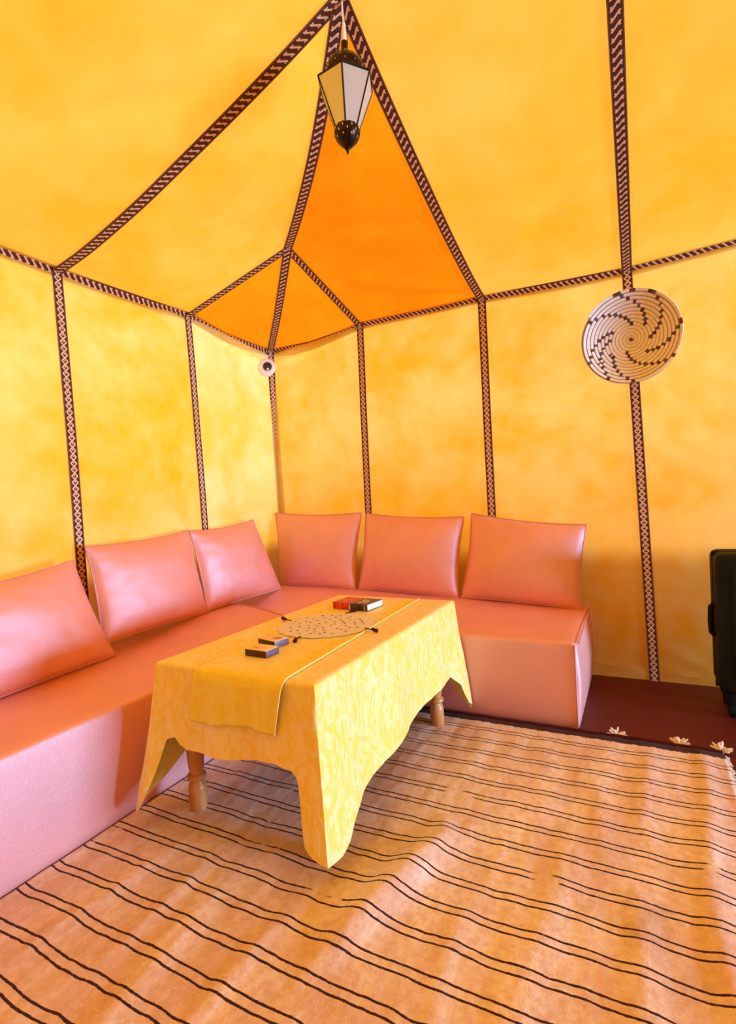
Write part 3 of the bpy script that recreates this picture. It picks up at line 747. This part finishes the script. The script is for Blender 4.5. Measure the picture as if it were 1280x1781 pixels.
# ------------------------------------------------------------------ coiled basket on the wall
bs = empty('wall_basket', (2.553, -.075, 1.925)); tag(bs, 'round coiled straw basket with dark swirling steps hung on the wall', 'basket')
bs.rotation_euler = (math.radians(4), 0, math.radians(-2))
NC = 14; PITCHR = .250/NC; SEG = 150; mb = MB(); nn_ = 7
arms = [(88, .36), (42, .40), (-4, .40), (-48, .45), (-110, .30), (-142, .5), (178, .42), (150, .40)]
def bdepth(r): return -.012-.085*(r/.25)**2.2
def centre(i):
    ang = 2*PI*i/SEG; r = PITCHR*(.4+ang/(2*PI)); r = min(r, .25-PITCHR*.5) if False else r
    return r, ang
tot = int(SEG*(NC-.6)); vs_ = []; fs = []; mis = []
for i in range(tot+1):
    r, ang = centre(i); slope = (bdepth(r+.002)-bdepth(r-.002))/.004
    rd = V((math.cos(ang), 0, math.sin(ang))); nrm = (V((0, -1, 0))-rd*(-slope)*1.0).normalized() if False else V((rd.x*slope*1.0, -1, rd.z*slope)).normalized()
    tang = V((rd.x, slope, rd.z)).normalized(); c = V((r*rd.x, bdepth(r), r*rd.z)); rad = PITCHR*.53
    for k in range(nn_):
        a = 2*PI*k/nn_; vs_.append(c+tang*math.cos(a)*rad*math.sqrt(1+0*slope)+V((0, -1, 0))*math.sin(a)*rad*.9)
def dark(i):
    r, ang = centre(i); rf = r/.25; ring = int(ang/(2*PI)); deg = math.degrees(ang) % 360
    hw = math.degrees(.0085/max(r, .02))
    for a0, s0 in arms:
        # angle seen from the room (x to the right, z up); step by ring so the arms are stairs
        # pieces of one arm alternate colours
        rr_ = (int(r/PITCHR)+.5)*PITCHR/.25
        tgt = a0+(rr_-s0)*112
        if rf >= s0-.03 and abs((deg-tgt+180) % 360-180) < hw: return 1 if (ring+int(a0)) % 3 else 2
    if rf > .95 and min(abs((deg-x+180) % 360-180) for x in (62, 84, 102, 8, -70, -150)) < 4: return 1
    return 0
for i in range(tot):
    m = dark(i)
    for k in range(nn_):
        fs.append((i*nn_+k, i*nn_+(k+1) % nn_, (i+1)*nn_+(k+1) % nn_, (i+1)*nn_+k)); mis.append(m)
mb.v = vs_; mb.f = fs; mb.mi = mis
mb.build('coil', ['straw', 'straw_dark', 'straw_blue'], bs)
MB().grid(lambda u, v: V((.247*v*math.cos(2*PI*u), bdepth(.247*v)+.001, .247*v*math.sin(2*PI*u))), 60, 14, True).build('backing', 'straw_gap', bs)
MB().tube([(0, -.075, .235), (0, .02, .262), (0, .060, .285)], .003, 6).build('hanging_loop', 'cream_yarn', bs)
MB().lathe([(0, -.001), (.008, 0), (.006, .006), (0, .008)], n=12).build('centre_knot', 'straw_dark', bs).rotation_euler = (PI/2, 0, 0)
[o for o in COL.objects if o.name.startswith('centre_knot')][0].location = (0, -.022, 0)

# ------------------------------------------------------------------ eye-like pendant in the corner
ep = px(464, 640, 0, .055)
ey = empty('hanging_ornament', ep); tag(ey, 'small round white ornament with a dark centre hanging in the tent corner', 'ornament')
ey.rotation_euler = (PI/2, 0, math.radians(28))
MB().lathe([(0, 0), (.058, .0), (.068, .006), (.069, .014), (.060, .022), (.045, .026), (0, .028)], n=32).build('disc', 'white_plastic', ey)
mb = MB().lathe([(0, .027), (.034, .027), (.033, .031), (.024, .034), (0, .035)], (.010, .004, 0), 24); mb.build('pupil', 'navy_dark', ey)
MB().lathe([(0, .0345), (.010, .0345), (.008, .037), (0, .0375)], (.013, -.018, 0), 12).build('glint', 'white_plastic', ey)
MB().rbox((.004, .078, .010), (.026, .036, .012), .005).build('tab', 'white_plastic', ey)
MB().tube([(.004, .090, .010), (.002, .120, .002), (0, .15, -.01)], .002, 6).build('string', 'frame_black', ey)

# ------------------------------------------------------------------ suitcase
su = empty('suitcase', (3.088, -.36, 0)); tag(su, 'tall black hard-shell suitcase standing on castors by the basket wall', 'suitcase')
MB().rbox((0, 0, .445), (.45, .27, .66), .035, (2, 2, 2), 5).build('shell', 'suitcase_black', su)
MB().rbox((0, 0, .445), (.456, .012, .666), .005, seg=2).build('zip_band', 'suitcase_rubber', su)
for k in range(4): MB().rbox((-.15+.1*k, -.136, .445), (.03, .010, .52), .004).build('rib', 'suitcase_black', su)
MB().tube([(-.225, -.03, .37), (-.240, -.03, .385), (-.243, -.03, .44), (-.240, -.03, .51), (-.225, -.03, .525)], .012, 8).build('side_handle', 'suitcase_rubber', su)
MB().tube([(-.08, 0, .773), (-.07, 0, .797), (.07, 0, .797), (.08, 0, .773)], .010, 8).build('top_handle', 'suitcase_rubber', su)
for sx in (-1, 1):
    for sy in (-1, 1):
        mb = MB(); c = V((sx*.175, sy*.085, .115)); mb.rbox(c-V((0, 0, .025)), (.05, .05, .07), .012)
        h = mb.build('castor', 'suitcase_rubber', su)
        mb = MB(); prof = [(0, -.014), (.028, -.014), (.034, -.010), (.034, .010), (.028, .014), (0, .014)]
        tmp = MB().lathe(prof, n=20); mb.add([V((v.z, v.x, v.y))+V((c.x, c.y, .034)) for v in tmp.v], tmp.f); mb.build('wheel', 'suitcase_rubber', h)

# ------------------------------------------------------------------ rug
def rug_z(x, y):
    z = .010+.0022*nz(x*6, y*1.6, 2)+.0026*nz(x*16, y*4.5, 7)+.0014*nz(x*40, y*22, 1)
    # the big fold that runs away from the table's near corner
    e, t_ = seg_d(V((x, y)), V((1.985, -1.80)), V((1.86, -2.32))); sx = e.x
    z += .034*math.exp(-((sx+.03)/.055)**2)*math.exp(-(max(0, e.length-abs(e.x))/.05)**2)*math.sin(PI*min(1, max(0, .12+.80*t_)))**.8*(1 if abs(e.y) < .12 else math.exp(-((abs(e.y)-.12)/.1)**2))
    for fx, fy0, fy1, am, wd in ((2.30, -1.75, -2.5, .012, .05), (2.50, -1.9, -2.5, .012, .04), (2.56, -1.0, -1.5, .010, .035), (2.72, -.95, -2.2, .014, .035), (1.45, -2.3, -2.75, .010, .04), (1.12, -2.3, -2.6, .009, .03),
                                 (1.30, -2.25, -2.55, .008, .03), (1.68, -2.25, -2.7, .008, .03), (2.13, -2.05, -2.6, .008, .03), (2.40, -1.3, -1.7, .006, .04)):
        if fy1-.3 < y < fy0+.3: z += .62*am*math.exp(-((x-fx-.03*math.sin(y*4+fx*9))/wd)**2)*sstep(fy0+.2, fy0-.1, y)*sstep(fy1-.2, fy1+.1, y)
    return max(.004, z)
RX0, RX1, RY0, RY1 = .855, 2.83, -.882, -4.3
def rug_pt(u, v):
    y = lerp(RY0, RY1, v); x1 = RX1-.006*abs(nz(y*5, 3))-.03*sstep(-.9, -2.2, y)-.06*sstep(-2.2, -4, y); x = lerp(RX0, x1, u)
    y2 = y-.012*sstep(1.6, 2.8, x)*0
    damp = min(1, .25+u*12)
    z = rug_z(x, y)
    return V((x, y2, z))
rug = MB().grid(rug_pt, 170, 280).build('rug', 'striped_rug', solid=.006, offset=-1)
tag(rug, 'large worn peach rug with paired dark stripes and white tufts', 'rug')
# dark bound edge with a pale cord, and the tufts
MB().tube([(x, RY0+.004+.004*nz(x*8), rug_z(x, RY0)+.006+.004*max(0, nz(x*5, 2))) for x in [RX0+.02+(RX1-RX0-.03)*k/70 for k in range(71)]], .009, 8).build('bound_edge', 'maroon_yarn', rug)
MB().tube([(x, RY0+.020+.003*nz(x*9, 4), .006+rug_z(x, RY0)*.5) for x in [2.26+(RX1-2.26)*k/30 for k in range(31)]], .0045, 6).build('edge_cord', 'cream_yarn', rug)
for i, (tx, ty) in enumerate(((1072, 1278), (1182, 1299), (1259, 1322))):
    p = px(tx, ty, 2, .02); mb = MB(); r2 = random.Random(i+5); c = V((p.x, max(p.y, RY0+.02), .010))
    for k in range(26):
        a = r2.uniform(-.4, PI+.4); e = r2.uniform(.05, 1.0); L = r2.uniform(.025, .048); d = V((math.cos(a)*math.cos(e)+.45, math.sin(a)*math.cos(e)*.7, math.sin(e)*.75)).normalized()
        mb.tube([c, c+d*L*.5+V((0, 0, .004)), c+d*L], [.005, .0058, .003], 5)
    mb.build('tuft', 'cream_yarn', rug)
mb = MB(); r2 = random.Random(9)
for k in range(420):
    y = lerp(RY0-.01, -3.2, k/420); v = (y-RY0)/(RY1-RY0); p = rug_pt(1, v)+V((-.004, 0, .001)); L = r2.uniform(.006, .02)
    mb.tube([p, p+V((L*.6, r2.uniform(-.004, .004), -.001)), p+V((L, r2.uniform(-.008, .008), -.005))], .0028, 4)
o = mb.build('fringe', 'cream_yarn', rug); o['kind'] = 'stuff'
